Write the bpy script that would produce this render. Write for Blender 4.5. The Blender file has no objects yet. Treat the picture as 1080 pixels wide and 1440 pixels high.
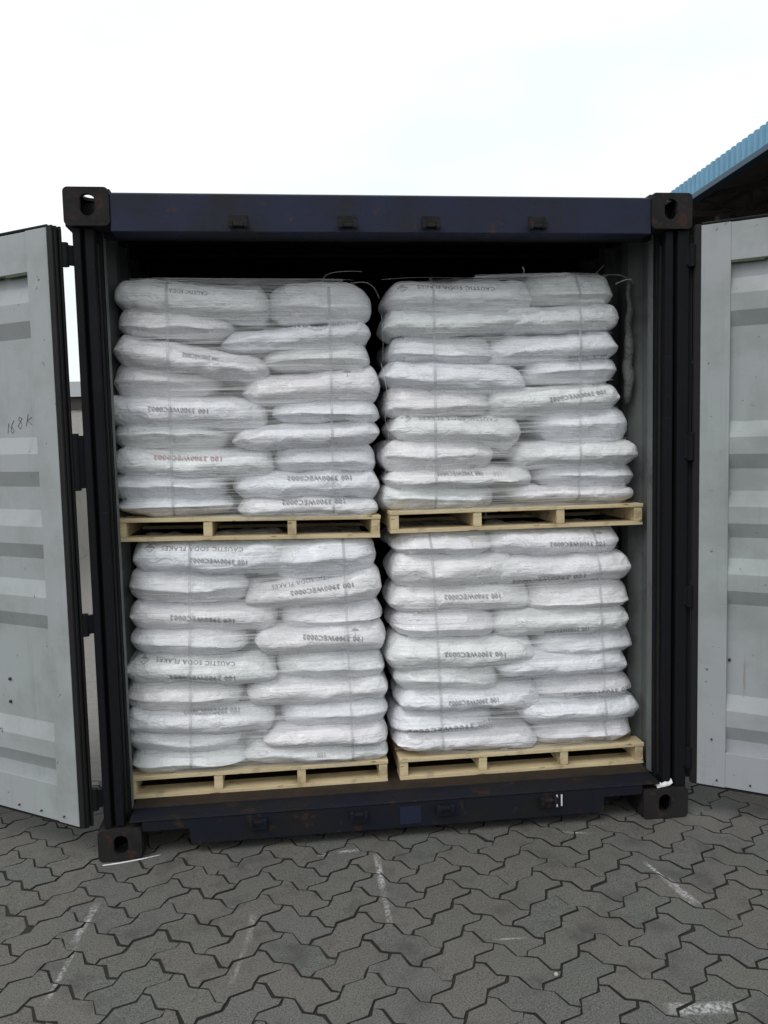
import bpy, bmesh, math, random
import numpy as np
from mathutils import Vector, Matrix, Euler
from mathutils.bvhtree import BVHTree
from mathutils.geometry import tessellate_polygon

S = bpy.context.scene
COL = S.collection
random.seed(7)
RNG = np.random.default_rng(11)
rad = math.radians

# ------------------------------------------------------------------ camera
cam = bpy.data.cameras.new('camera')
cam.sensor_fit = 'VERTICAL'; cam.sensor_height = 24.0; cam.lens = 20.0
cam.clip_start = 0.05; cam.clip_end = 1500
camo = bpy.data.objects.new('camera', cam); COL.objects.link(camo)
camo.location = (0.7689, -3.3451, 1.6443)
camo.rotation_euler = (rad(85.0096), rad(1.348), rad(-6.8452))
S.camera = camo

# ------------------------------------------------------------------ light
S.view_settings.view_transform = 'Standard'
S.view_settings.look = 'None'
S.view_settings.gamma = 1.0
S.view_settings.exposure = 0.18
SUN_EL, SUN_AZ = 52.0, 218.0      # azimuth of the sun seen from above, clockwise from +y
w = bpy.data.worlds.new("World"); S.world = w; w.use_nodes = True
nt = w.node_tree; nt.nodes.clear()
def wn(t, **k):
    n = nt.nodes.new(t)
    for a, b in k.items(): setattr(n, a, b)
    return n
out = wn('ShaderNodeOutputWorld')
sky = wn('ShaderNodeTexSky', sky_type='NISHITA', sun_disc=False)
sky.sun_elevation = rad(SUN_EL); sky.sun_rotation = rad(SUN_AZ)
sky.dust_density = 3.0
b1 = wn('ShaderNodeBackground'); b1.inputs['Strength'].default_value = 0.1
nt.links.new(sky.outputs[0], b1.inputs[0])
tc = wn('ShaderNodeTexCoord')
mp = wn('ShaderNodeMapping'); mp.inputs['Scale'].default_value = (1.0, 1.0, 2.4); mp.inputs['Location'].default_value = (3.1, 0.4, 0.0)
nt.links.new(tc.outputs['Generated'], mp.inputs[0])
no = wn('ShaderNodeTexNoise'); no.inputs['Scale'].default_value = 1.7; no.inputs['Detail'].default_value = 5; no.inputs['Roughness'].default_value = .5
nt.links.new(mp.outputs[0], no.inputs['Vector'])
cr = wn('ShaderNodeValToRGB')
e = cr.color_ramp.elements
e[0].position = .40; e[0].color = (.86, .925, .935, 1)
e[1].position = .58; e[1].color = (1.02, 1.03, 1.03, 1)
nt.links.new(no.outputs[0], cr.inputs[0])
b2 = wn('ShaderNodeBackground'); b2.inputs['Strength'].default_value = 1.0
nt.links.new(cr.outputs[0], b2.inputs[0])
mx = wn('ShaderNodeMixShader'); mx.inputs[0].default_value = .95   # overcast: cloud nearly everywhere
nt.links.new(b1.outputs[0], mx.inputs[1]); nt.links.new(b2.outputs[0], mx.inputs[2])
nt.links.new(mx.outputs[0], out.inputs[0])

sun = bpy.data.lights.new('sun', 'SUN'); sun.energy = 0.95; sun.angle = rad(25); sun.color = (1, .98, .95)
suno = bpy.data.objects.new('sun', sun); COL.objects.link(suno)
az = rad(SUN_AZ)
sd = Vector((math.sin(az)*math.cos(rad(SUN_EL)), math.cos(az)*math.cos(rad(SUN_EL)), math.sin(rad(SUN_EL))))
suno.rotation_euler = sd.to_track_quat('Z', 'Y').to_euler()

# ------------------------------------------------------------------ materials
class N:
    """small node-tree builder"""
    def __init__(s, name):
        s.m = bpy.data.materials.new(name); s.m.use_nodes = True
        s.t = s.m.node_tree; s.t.nodes.clear()
        s.out = s.n('ShaderNodeOutputMaterial')
        s.p = s.n('ShaderNodeBsdfPrincipled')
        s.l(s.p.outputs[0], s.out.inputs[0])
    def n(s, t, **k):
        x = s.t.nodes.new(t)
        for a, b in k.items(): setattr(x, a, b)
        return x
    def l(s, a, b): s.t.links.new(a, b)
    def coord(s, kind='Object', scale=(1, 1, 1), loc=(0, 0, 0), rot=(0, 0, 0)):
        c = s.n('ShaderNodeTexCoord'); m = s.n('ShaderNodeMapping')
        m.inputs['Scale'].default_value = scale; m.inputs['Location'].default_value = loc; m.inputs['Rotation'].default_value = rot
        s.l(c.outputs[kind], m.inputs[0]); return m.outputs[0]
    def noise(s, vec, scale, detail=4, rough=.55, dist=0):
        x = s.n('ShaderNodeTexNoise'); s.l(vec, x.inputs['Vector'])
        x.inputs['Scale'].default_value = scale; x.inputs['Detail'].default_value = detail
        x.inputs['Roughness'].default_value = rough; x.inputs['Distortion'].default_value = dist
        return x.outputs[0]
    def ramp(s, f, *st):
        r = s.n('ShaderNodeValToRGB'); el = r.color_ramp.elements
        while len(el) < len(st): el.new(.5)
        for q, (p, c) in zip(el, st):
            q.position = p; q.color = (c, c, c, 1) if isinstance(c, (int, float)) else tuple(c) + (1,)
        s.l(f, r.inputs[0]); return r.outputs[0]
    def mix(s, f, a, b, blend='MIX'):
        x = s.n('ShaderNodeMix', data_type='RGBA', blend_type=blend)
        for i, v in ((0, f), (6, a), (7, b)):
            if isinstance(v, (int, float)): x.inputs[i].default_value = v
            elif isinstance(v, tuple): x.inputs[i].default_value = v + (1,) if len(v) == 3 else v
            else: s.l(v, x.inputs[i])
        return x.outputs[2]
    def math(s, op, a, b=0.0, c=None):
        x = s.n('ShaderNodeMath', operation=op)
        for i, v in enumerate((a, b) if c is None else (a, b, c)):
            if isinstance(v, (int, float)): x.inputs[i].default_value = v
            else: s.l(v, x.inputs[i])
        return x.outputs[0]
    def bump(s, h, dist, strength=1.0, prev=None):
        b = s.n('ShaderNodeBump'); b.inputs['Distance'].default_value = dist; b.inputs['Strength'].default_value = strength
        s.l(h, b.inputs['Height'])
        if prev is not None: s.l(prev, b.inputs['Normal'])
        return b.outputs[0]
    def set(s, color=None, rough=None, normal=None, metal=None, coat=None, spec=None):
        for k, v in (('Base Color', color), ('Roughness', rough), ('Normal', normal), ('Metallic', metal), ('Coat Weight', coat), ('Specular IOR Level', spec)):
            if v is None: continue
            if isinstance(v, (int, float)): s.p.inputs[k].default_value = v
            elif isinstance(v, tuple): s.p.inputs[k].default_value = v + (1,)
            else: s.l(v, s.p.inputs[k])
        return s.m

def painted(name, col, dirt=(.05, .035, .025), lo=.52, hi=.72, rough=.55, scale=5, dents=.004, rust=None, rust_lo=.62, spec=.35):
    a = N(name); v = a.coord('Object')
    n1 = a.noise(v, scale, 7, .65); n2 = a.noise(v, 1.3, 3); n3 = a.noise(v, 45, 3)
    c = a.mix(a.ramp(n1, (lo, 0.0), (hi, .75)), col, dirt)
    vs = a.coord('Object', (14, 14, .8))
    c = a.mix(a.ramp(a.noise(vs, 1.6, 4), (.55, 0.0), (.8, .35)), c, dirt)
    # thin bright scratches and rub marks
    sc1 = a.noise(a.coord('Object', (2.5, 9, 38), (1, 4, 2)), 3.2, 5, .7); c = a.mix(a.ramp(sc1, (.68, 0.0), (.71, .22)), c, (.10, .10, .105))
    if rust: c = a.mix(a.ramp(a.noise(v, scale*2.3, 8, .7), (rust_lo, 0.0), (rust_lo+.05, 1.0)), c, rust)
    nb = a.bump(n2, dents*4); nb = a.bump(n3, .0012, .6, nb)
    return a.set(c, a.ramp(n1, (.3, rough-.08), (.7, rough+.15)), nb, spec=spec)

M = {}
M['navy'] = painted('navy_paint', (.009, .013, .038), (.016, .015, .013), .45, .68, .62, 4, .003, (.045, .022, .013), .60, .3)
M['post'] = painted('dark_navy_paint', (.0040, .0042, .0075), (.006, .006, .005), .45, .65, .7, 6, .002, (.020, .011, .008), .66, .2)
M['sill'] = painted('worn_navy_paint', (.0050, .0065, .015), (.010, .009, .007), .42, .65, .7, 6, .002, (.030, .016, .010), .58, .25)
M['rustcast'] = painted('rusty_casting', (.016, .015, .016), (.010, .010, .010), .42, .65, .8, 9, .004, (.040, .018, .012), .56, .25)
M['black'] = painted('black_rubber', (.008, .008, .009), (.02, .019, .018), .55, .8, .65, 8, .001, None, .6, .3)
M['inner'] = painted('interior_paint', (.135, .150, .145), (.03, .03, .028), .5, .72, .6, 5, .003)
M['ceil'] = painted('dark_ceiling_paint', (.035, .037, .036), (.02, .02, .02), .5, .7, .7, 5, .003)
M['floor'] = painted('plywood_floor', (.032, .021, .014), (.015, .011, .008), .4, .65, .75, 9, .002)

def door_mat():
    a = N('door_inner_paint'); v = a.coord('Object')
    n1 = a.noise(v, 4.0, 7, .6); n2 = a.noise(v, 1.1, 3)
    c = a.mix(a.ramp(n2, (.3, 0.0), (.7, 1.0)), (.315, .350, .350), (.325, .335, .360))
    c = a.mix(a.ramp(n1, (.46, 0.0), (.70, .55)), c, (.195, .215, .205))
    # vertical run marks and scuffs
    vs = a.coord('Object', (30, 30, .9))
    c = a.mix(a.ramp(a.noise(vs, 1.0, 5), (.56, 0.0), (.74, .3)), c, (.18, .19, .175))
    vh = a.coord('Object', (2.0, 2.0, 26), (0, 0, 3))
    c = a.mix(a.ramp(a.noise(vh, 1.0, 4), (.6, 0.0), (.72, .25)), c, (.34, .36, .36))
    # small rust chips
    c = a.mix(a.ramp(a.noise(v, 26, 5, .7), (.66, 0.0), (.70, .9)), c, (.07, .045, .03))
    c = a.mix(a.ramp(a.noise(a.coord('Object', (22, 22, 1.6), (5, 1, 0)), 1.6, 6, .7), (.66, 0.0), (.74, .45)), c, (.16, .11, .075))
    c = a.mix(a.ramp(a.noise(a.coord('Object', (3, 3, 40)), 3.0, 5, .7), (.68, 0.0), (.71, .5)), c, (.09, .08, .07))
    nb = a.bump(n2, .010); nb = a.bump(a.noise(v, 9, 4), .0022, .7, nb)
    return a.set(c, a.ramp(n1, (.3, .42), (.7, .62)), nb, spec=.4)
M['door'] = door_mat()

def sack_mat():
    a = N('white_woven_plastic')
    oi = a.n('ShaderNodeObjectInfo')
    tint = a.ramp(oi.outputs['Random'], (0.0, (.80, .82, .88)), (.3, (.83, .82, .84)), (.5, (.78, .81, .82)), (.75, (.84, .81, .85)), (1.0, (.81, .84, .90)))
    v = a.coord('Object')
    vs = a.coord('Object', (2.2, 6, 95))                 # horizontal streaks of the film pulled tight over the cloth
    st = a.noise(vs, 1.0, 5, .6, .3)
    big = a.noise(v, 5.0, 5, .6)
    c = a.mix(a.ramp(big, (.42, 0.0), (.72, .45)), tint, (.68, .69, .71))
    c = a.mix(a.ramp(st, (.40, 0.0), (.68, .50)), c, (.60, .61, .63))
    c = a.mix(a.ramp(a.noise(v, 17, 6, .7), (.66, 0.0), (.80, .35)), c, (.42, .41, .40))
    vw = a.coord('Object', (1, 1, 1.6))
    w1 = a.noise(vw, 16, 6, .6, .9)
    wr = a.ramp(w1, (.30, 0.0), (.48, .75), (.52, 1.0), (.56, .7), (.75, .1))
    nb = a.bump(wr, .008, .4)
    cs = a.noise(a.coord('Object', (1, 1, 1.9), (4, 2, 7)), 8, 3, .5, .6)
    nb = a.bump(a.ramp(cs, (.40, 0.0), (.49, .6), (.505, 1.0), (.52, .6), (.60, 0.0)), .006, .4, nb)
    nb = a.bump(st, .0050, 1.0, nb)
    nb = a.bump(a.noise(a.coord('Object', (40, 40, 240)), 1.0, 3), .0010, .6, nb)
    return a.set(c, a.ramp(st, (.3, .30), (.7, .52)), nb, coat=.25, spec=.45)
M['sack'] = sack_mat()

def wood_mat():
    a = N('pine_board')
    v = a.coord('Object', (3, 30, 30)); v2 = a.coord('Object')
    g = a.noise(v, 1.5, 6, .6, .6)
    oi = a.n('ShaderNodeNewGeometry')
    base = a.ramp(oi.outputs['Random Per Island'], (0.0, (.58, .47, .28)), (.5, (.66, .56, .36)), (1.0, (.51, .41, .24)))
    c = a.mix(a.ramp(g, (.4, 0.0), (.75, .6)), base, (.33, .24, .14))
    c = a.mix(a.ramp(a.noise(v2, 12, 5), (.56, 0.0), (.74, .7)), c, (.19, .135, .085))
    c = a.mix(a.ramp(a.noise(a.coord('Object', (9, 30, 30), (3, 3, 3)), 2.2, 3, .5), (.66, 0.0), (.70, .8)), c, (.10, .065, .04))
    return a.set(c, .75, a.bump(g, .0015), spec=.25)
M['wood'] = wood_mat()

def film_mat():
    a = N('clear_stretch_film')
    v = a.coord('Object', (2.5, 2.5, 110))
    st = a.noise(v, 1.0, 4, .6)
    tr = a.n('ShaderNodeBsdfTransparent')
    mxs = a.n('ShaderNodeMixShader')
    a.set((.72, .73, .74), .22, a.bump(st, .002), spec=.6)
    f = a.ramp(st, (.34, .06), (.55, .30), (.70, .62))
    a.l(f, mxs.inputs[0]); a.l(tr.outputs[0], mxs.inputs[1]); a.l(a.p.outputs[0], mxs.inputs[2])
    a.l(mxs.outputs[0], a.out.inputs[0]); return a.m
M['film'] = film_mat()
def strand_mat(name, col, alpha):
    a = N(name); tr = a.n('ShaderNodeBsdfTransparent'); mxs = a.n('ShaderNodeMixShader')
    a.set(col, .25, spec=.6); mxs.inputs[0].default_value = alpha
    a.l(tr.outputs[0], mxs.inputs[1]); a.l(a.p.outputs[0], mxs.inputs[2]); a.l(mxs.outputs[0], a.out.inputs[0]); return a.m
M['strand'] = strand_mat('film_strand', (.72, .73, .74), .30)
M['tail'] = strand_mat('film_tail', (.55, .55, .53), .42)
M['strap'] = strand_mat('plastic_strap', (.40, .40, .43), .38)
def ink(name, col, al, fq=60):
    a = N(name); tr = a.n('ShaderNodeBsdfTransparent'); mxs = a.n('ShaderNodeMixShader')
    a.set(col, .6)
    n = a.noise(a.coord('Object', (fq, fq, fq)), 1.0, 3)
    a.l(a.ramp(n, (.35, al*.45), (.55, al)), mxs.inputs[0]); a.l(tr.outputs[0], mxs.inputs[1]); a.l(a.p.outputs[0], mxs.inputs[2])
    a.l(mxs.outputs[0], a.out.inputs[0]); return a.m
M['ink'] = ink('grey_ink', (.10, .10, .11), .62, 110)
M['code'] = ink('black_ink', (.07, .07, .08), .38, 150)
M['red'] = ink('red_ink', (.32, .13, .14), .36, 150)
M['pencil'] = ink('pencil_mark', (.03, .03, .05), .8)
def simple(name, col, rough=.6, nz=None, bd=.002, metal=0.0):
    a = N(name); v = a.coord('Object'); n1 = a.noise(v, nz or 8, 5)
    c = a.mix(a.ramp(n1, (.4, 0.0), (.75, .5)), col, tuple(q*.6 for q in col))
    return a.set(c, rough, a.bump(n1, bd), metal)
M['white'] = simple('white_cloth', (.75, .76, .76), .8, 30, .004)
M['loose'] = simple('crumpled_grey_film', (.13, .14, .135), .5, 60, .012)
M['apron'] = simple('pale_concrete', (.28, .265, .25), .9, 25, .003)
M['moss'] = simple('green_grime', (.07, .085, .055), .9, 60, .003)
M['bolt'] = simple('dark_bolt', (.03, .028, .028), .6)
M['wallpale'] = simple('pale_render', (.42, .40, .37), .85, 6, .004)
M['roofgrey'] = simple('grey_roof_sheet', (.22, .23, .25), .7, 3)
M['dark'] = simple('dark_steel', (.050, .038, .036), .7, 3)
M['under'] = simple('dark_roof_underside', (.13, .10, .095), .8, 2)
M['blue'] = simple('blue_sheet', (.13, .33, .50), .5, 1.5, .002)
M['bluedark'] = simple('blue_gutter', (.015, .06, .10), .5, 2, .002)

# paint and chalk worn into the paving: strokes (x0,y0,x1,y1,halfwidth,strength)
STROKES = [(.055, -.29, .030, -.56, .016, .8), (.045, -.56, .02, -.86, .010, .6), (1.088, -.10, 1.082, -.40, .015, 1), (1.083, -.38, 1.080, -.62, .012, .55),
           (.852, -.085, .905, -.078, .014, .9), (.93, -.075, 1.035, -.060, .015, .8), (2.095, -.33, 2.125, -.50, .010, .9), (2.12, -.46, 2.15, -.66, .022, .9),
           (1.79, -1.15, 2.03, -1.17, .030, .9), (1.86, -.045, 1.99, -.085, .010, .6), (.62, -.45, .60, -.66, .014, .35), (.60, -.64, .56, -.86, .010, .3), (1.40, -.74, 1.52, -.75, .006, .6)]
def paver_mat(name, island=True):
    a = N(name)
    g = a.n('ShaderNodeNewGeometry'); v = a.coord('Object')
    r = g.outputs['Random Per Island'] if island else a.noise(v, 9, 0)
    c = a.ramp(r, (0.0, (.112, .110, .098)), (.2, (.074, .092, .080)), (.4, (.122, .102, .090)), (.6, (.082, .090, .097)), (.8, (.132, .120, .103)), (1.0, (.088, .080, .075)))
    c = a.mix(a.ramp(a.noise(v, .9, 4, .6), (.38, 0.0), (.62, .55)), c, (.062, .062, .058))
    c = a.mix(a.ramp(a.noise(v, 160, 4, .75), (.38, 0.0), (.58, .75)), c, (.175, .170, .158))     # aggregate grain
    c = a.mix(a.ramp(a.noise(v, 210, 2), (.56, 0.0), (.64, .7)), c, (.030, .029, .027))
    c = a.mix(a.ramp(a.noise(v, 5, 6, .7), (.52, 0.0), (.68, .6)), c, (.052, .050, .048))
    c = a.mix(a.ramp(a.noise(v, 60, 3), (.74, 0.0), (.77, .8)), c, (.30, .29, .27))
    wear = a.math('MULTIPLY', a.ramp(a.noise(v, 70, 6, .75), (.42, 0.0), (.58, 1.0)), a.ramp(a.noise(v, 14, 4, .6), (.34, .45), (.50, 1.0)))
    tot = None
    cc = a.n('ShaderNodeTexCoord')
    for (x0, y0, x1, y1, hw, st) in STROKES:
        L = math.hypot(x1-x0, y1-y0); ang = math.atan2(y1-y0, x1-x0)
        mpn = a.n('ShaderNodeMapping', vector_type='TEXTURE')
        mpn.inputs['Location'].default_value = ((x0+x1)/2, (y0+y1)/2, 0); mpn.inputs['Rotation'].default_value = (0, 0, ang)
        mpn.inputs['Scale'].default_value = (L/2, hw, 1)
        a.l(cc.outputs['Object'], mpn.inputs[0])
        sx = a.n('ShaderNodeSeparateXYZ'); a.l(mpn.outputs[0], sx.inputs[0])
        m1 = a.math('MAXIMUM', a.math('ABSOLUTE', sx.outputs[0]), a.math('ABSOLUTE', sx.outputs[1]))
        f = a.math('MULTIPLY', a.ramp(m1, (.45, 1.0), (1.0, 0.0)), st)
        tot = f if tot is None else a.math('MAXIMUM', tot, f)
    c = a.mix(a.math('MULTIPLY', tot, wear), c, (.50, .50, .51))
    nb = a.bump(a.noise(v, 14, 4), .004, .6); nb = a.bump(a.noise(v, 170, 4, .7), .0022, .8, nb)
    return a.set(c, .82, nb, spec=.3)
M['paver'] = paver_mat('grey_concrete_paver')
def ground_mat():
    a = N('distant_paving'); v = a.coord('Object', (1, 1, 1), rot=(0, 0, rad(45)))
    b = a.n('ShaderNodeTexBrick'); a.l(v, b.inputs['Vector'])
    b.inputs['Color1'].default_value = (.075, .074, .068, 1); b.inputs['Color2'].default_value = (.088, .084, .077, 1); b.inputs['Mortar'].default_value = (.02, .02, .018, 1)
    b.inputs['Scale'].default_value = 1; b.inputs['Brick Width'].default_value = .24; b.inputs['Row Height'].default_value = .12; b.inputs['Mortar Size'].default_value = .006
    vv = a.coord('Object')
    c = a.mix(a.ramp(a.noise(vv, .3, 6, .6), (.4, 0.0), (.7, .6)), b.outputs[0], (.06, .058, .054))
    return a.set(c, .85, a.bump(a.noise(vv, 120, 4), .002), spec=.3)
M['ground'] = ground_mat()
M['sand'] = simple('joint_sand', (.019, .018, .0155), .95, 90, .002)

# ------------------------------------------------------------------ mesh helpers
def tag(o, label=None, cat=None, group=None, kind=None):
    if label: o['label'] = label
    if cat: o['category'] = cat
    if group: o['group'] = group
    if kind: o['kind'] = kind
    return o
def thing(name, label, cat, loc=(0, 0, 0), group=None):
    o = bpy.data.objects.new(name, None); COL.objects.link(o); o.location = loc; o.empty_display_size = .1
    return tag(o, label, cat, group)
class MB:
    def __init__(s): s.v = []; s.f = []; s.mi = []; s.xf = Matrix.Identity(4)
    def add(s, vs, fs, mi=0):
        o = len(s.v); s.v += [tuple(s.xf @ Vector(q)) for q in vs]; s.f += [tuple(i+o for i in f) for f in fs]; s.mi += [mi]*len(fs)
    def box(s, x0, x1, y0, y1, z0, z1, mi=0):
        vs = [(x, y, z) for x in (x0, x1) for y in (y0, y1) for z in (z0, z1)]
        s.add(vs, [(0, 1, 3, 2), (4, 6, 7, 5), (0, 4, 5, 1), (2, 3, 7, 6), (0, 2, 6, 4), (1, 5, 7, 3)], mi); return s
    def extrude(s, poly, axis, a0, a1, mi=0, holes=()):
        """poly in the plane perpendicular to axis; coordinates given in the order of the two remaining axes"""
        rings = [list(poly)] + [list(h) for h in holes]
        flat = [p for r in rings for p in r]
        def P(p, a):
            q = [p[0], p[1]]; q.insert(axis, a); return tuple(q)
        tris = tessellate_polygon([[Vector((p[0], p[1], 0)) for p in r] for r in rings])
        n = len(flat)
        vs = [P(p, a0) for p in flat] + [P(p, a1) for p in flat]
        fs = [tuple(t) for t in tris] + [tuple(i+n for i in reversed(t)) for t in tris]
        k = 0
        for r in rings:
            m = len(r)
            for i in range(m): fs.append((k+i, k+(i+1) % m, n+k+(i+1) % m, n+k+i))
            k += m
        s.add(vs, fs, mi); return s
    def tube(s, pts, r, n=8, mi=0):
        pts = [Vector(p) for p in pts]; vs = []; fs = []
        for i, p in enumerate(pts):
            d = (pts[min(i+1, len(pts)-1)]-pts[max(i-1, 0)]).normalized()
            a = d.orthogonal().normalized() if abs(d.z) > .9 else d.cross(Vector((0, 0, 1))).normalized()
            b = d.cross(a)
            rr = r[i] if isinstance(r, (list, tuple)) else r
            for k in range(n):
                t = 2*math.pi*k/n; vs.append(tuple(p + a*math.cos(t)*rr + b*math.sin(t)*rr))
        for i in range(len(pts)-1):
            for k in range(n): fs.append((i*n+k, i*n+(k+1) % n, (i+1)*n+(k+1) % n, (i+1)*n+k))
        fs.append(tuple(range(n))[::-1]); fs.append(tuple((len(pts)-1)*n+k for k in range(n)))
        s.add(vs, fs, mi); return s
    def beam(s, a, b, wd, ht, mi=0):
        a = Vector(a); b = Vector(b); d = (b-a); L = d.length; d.normalize()
        sd_ = d.cross(Vector((0, 0, 1)))
        if sd_.length < 1e-3: sd_ = Vector((1, 0, 0))
        sd_.normalize(); up = sd_.cross(d)
        vs = [tuple(p + sd_*i*wd/2 + up*j*ht/2) for p in (a, b) for i in (-1, 1) for j in (-1, 1)]
        s.add(vs, [(0, 1, 3, 2), (4, 6, 7, 5), (0, 4, 5, 1), (2, 3, 7, 6), (0, 2, 6, 4), (1, 5, 7, 3)], mi); return s
    def build(s, name, mats, parent=None, bevel=0, smooth=False):
        me = bpy.data.meshes.new(name); me.from_pydata(s.v, [], s.f)
        if not isinstance(mats, (list, tuple)): mats = [mats]
        for m in mats: me.materials.append(m)
        me.polygons.foreach_set('material_index', s.mi)
        bm = bmesh.new(); bm.from_mesh(me); bmesh.ops.recalc_face_normals(bm, faces=bm.faces); bm.to_mesh(me); bm.free()
        if smooth: me.polygons.foreach_set('use_smooth', [True]*len(me.polygons))
        o = bpy.data.objects.new(name, me); COL.objects.link(o)
        if parent is not None: o.parent = parent
        if bevel:
            b = o.modifiers.new('bevel', 'BEVEL'); b.width = bevel; b.segments = 2; b.limit_method = 'ANGLE'; b.angle_limit = rad(40)
        return o

# ------------------------------------------------------------------ ground and paving
U = .12
def pavers():
    c45, s45 = math.cos(rad(45)), math.sin(rad(45))
    ox, oy = .911 - .02, -.593
    h = .115
    def hedge(i, j):   # grid corner (i,j)->(i+1,j)
        return [(i, j), (i+.24, j+h), (i+.76, j-h)]
    def vedge(i, j):
        return [(i, j), (i-h, j+.24), (i+h, j+.76)]
    vs = []; fs = []; mi = []
    rg = random.Random(3)
    R_ = 75
    for i in range(-R_, R_):
        for j in range(-R_, R_):
            r = (i-j) % 4
            if r not in (0, 3): continue
            X = ox + ((i+.5)*c45-(j+.5)*s45)*U; Y = oy + ((i+.5)*s45+(j+.5)*c45)*U
            if not (-5 < X < 7.5 and -3.2 < Y < 5.5): continue
            if .2 < X < 2.25 and Y > .8 or (X < -.05 and Y > .85): continue
            if r == 0:
                e = hedge(i, j)+hedge(i+1, j)+vedge(i+2, j)
                top = hedge(i, j+1)+hedge(i+1, j+1)+[(i+2, j+1)]
                left = vedge(i, j)+[(i, j+1)]
                e += top[::-1][:-1] + left[::-1][:-1]
            else:
                e = hedge(i, j)+vedge(i+1, j)+vedge(i+1, j+1)
                top = hedge(i, j+2)+[(i+1, j+2)]
                left = vedge(i, j)+vedge(i, j+1)+[(i, j+2)]
                e += top[::-1][:-1] + left[::-1][:-1]
            P = [np.array((ox+(a*c45-b*s45)*U, oy+(a*s45+b*c45)*U)) for a, b in e]
            n = len(P); inset = rg.uniform(.0016, .0034)
            def off(Q, d):
                o = []
                for k in range(n):
                    a = Q[k]-Q[k-1]; b = Q[(k+1) % n]-Q[k]
                    a = a/np.linalg.norm(a); b = b/np.linalg.norm(b)
                    m = np.array((-a[1]-b[1], a[0]+b[0])); m = m/np.linalg.norm(m)
                    o.append(Q[k]+m*d)
                return o
            A = off(P, inset); A = [p+np.array((rg.gauss(0, .0019), rg.gauss(0, .0019))) for p in A]
            B = off(A, .0022)
            cen = sum(P)/n; tx, ty = rg.gauss(0, .006), rg.gauss(0, .006); dz = rg.gauss(0, .0011)
            def Z(p, z): return (p[0], p[1], z+dz+(p[0]-cen[0])*tx+(p[1]-cen[1])*ty)
            o = len(vs)
            vs += [Z(p, 0) for p in B]+[Z(p, -.0012) for p in A]+[(p[0], p[1], -.03) for p in A]
            fs.append(tuple(range(o, o+n))); mi.append(0)
            for k in range(n):
                k2 = (k+1) % n
                fs.append((o+k2, o+k, o+n+k, o+n+k2)); fs.append((o+n+k2, o+n+k, o+2*n+k, o+2*n+k2)); mi += [1, 1]
    me = bpy.data.meshes.new('pavement'); me.from_pydata(vs, [], fs); me.materials.append(M['paver']); me.materials.append(M['sand']); me.polygons.foreach_set('material_index', mi)
    o = bpy.data.objects.new('pavement', me); COL.objects.link(o); return tag(o, kind='structure')
pavers()
ap = MB(); ap.box(-6.5, -.09, .80, 30, -.045, .001); tag(ap.build('concrete_apron', M['apron']), kind='structure')
sb = MB(); sb.box(-5.2, 7.7, -3.4, 5.7, -.04, -.0038); tag(sb.build('joint_bed', M['sand']), kind='structure')
g = MB(); g.add([(-400, -300, -.03), (400, -300, -.03), (400, 700, -.03), (-400, 700, -.03)], [(0, 1, 2, 3)])
tag(g.build('ground', M['ground']), kind='structure')

# ------------------------------------------------------------------ container
W_, H_, L_ = 2.438, 2.591, 6.058
C = thing('shipping_container', 'dark blue shipping container with both doors swung open, loaded with pallets', 'container', (W_/2, 0, 0))
def cpart(mb, name, mats, bevel=.003, parent=None, label=None):
    """container parts are modelled in world coordinates, origin moved to the parent"""
    p = parent or C
    o = mb.build(name, mats, p, bevel)
    off = Vector(C.location)
    o.data.transform(Matrix.Translation(-off)); 
    if label: o['label'] = label
    return o
def oval(cx, cy, hx, hy, n=20):
    """slot shape: two half circles joined, longer along the larger half size"""
    r = min(hx, hy); o = []
    for k in range(n):
        t = 2*math.pi*(k+.5)/n; c, s_ = math.cos(t), math.sin(t)
        o.append((cx + c*r + math.copysign(hx-r, c), cy + s_*r + math.copysign(hy-r, s_)))
    return o[::-1]
def rrect(x0, x1, y0, y1, r, n=4):
    o = []
    for (cx, cy, a0) in ((x1-r, y1-r, 0), (x0+r, y1-r, 90), (x0+r, y0+r, 180), (x1-r, y0+r, 270)):
        for k in range(n+1):
            t = rad(a0+90*k/n); o.append((cx+r*math.cos(t), cy+r*math.sin(t)))
    return o
def casting(x0, x1, y0, y1, z0, z1, left, top, front=True):
    """hollow corner casting: plates with slots on the outer faces"""
    m = MB(); t = .022; cz = .006 if top else 0
    m.extrude(rrect(x0, x1, z0, z1, .018), 1, y0, y0+t, 0, [oval((x0+x1)/2+(.004 if left else -.004), (z0+z1)/2+cz, .028, .040)])          # end face, xz
    ya, yb = y0+t, y1-t
    xs = (x0, x0+t) if left else (x1-t, x1)
    m.extrude(rrect(ya, yb, z0+.002, z1-.002, .004), 0, xs[0], xs[1], 0, [oval((y0+y1)/2, (z0+z1)/2, .036, .025)])   # side face, yz
    xi = (x1-t*.5, x1) if left else (x0, x0+t*.5)
    m.box(xi[0], xi[1], ya, yb, z0+.002, z1-.002)
    xa, xb = (x0+t, x1-t*.5) if left else (x0+t*.5, x1-t)
    zt = (z1-.014, z1-.002) if top else (z0+.002, z0+t)
    m.extrude(rrect(xa, xb, ya, yb, .004), 2, zt[0], zt[1], 0, [oval((xa+xb)/2, (ya+yb)/2, .036, .060)])      # top or bottom face with slot
    zo = (z0+.002, z0+.012) if top else (z1-.012, z1-.002)
    m.box(xa, xb, ya, yb, *zo)
    m.box(x0+.002, x1-.002, yb, y1, z0+.002, z1-.002)
    return m
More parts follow.
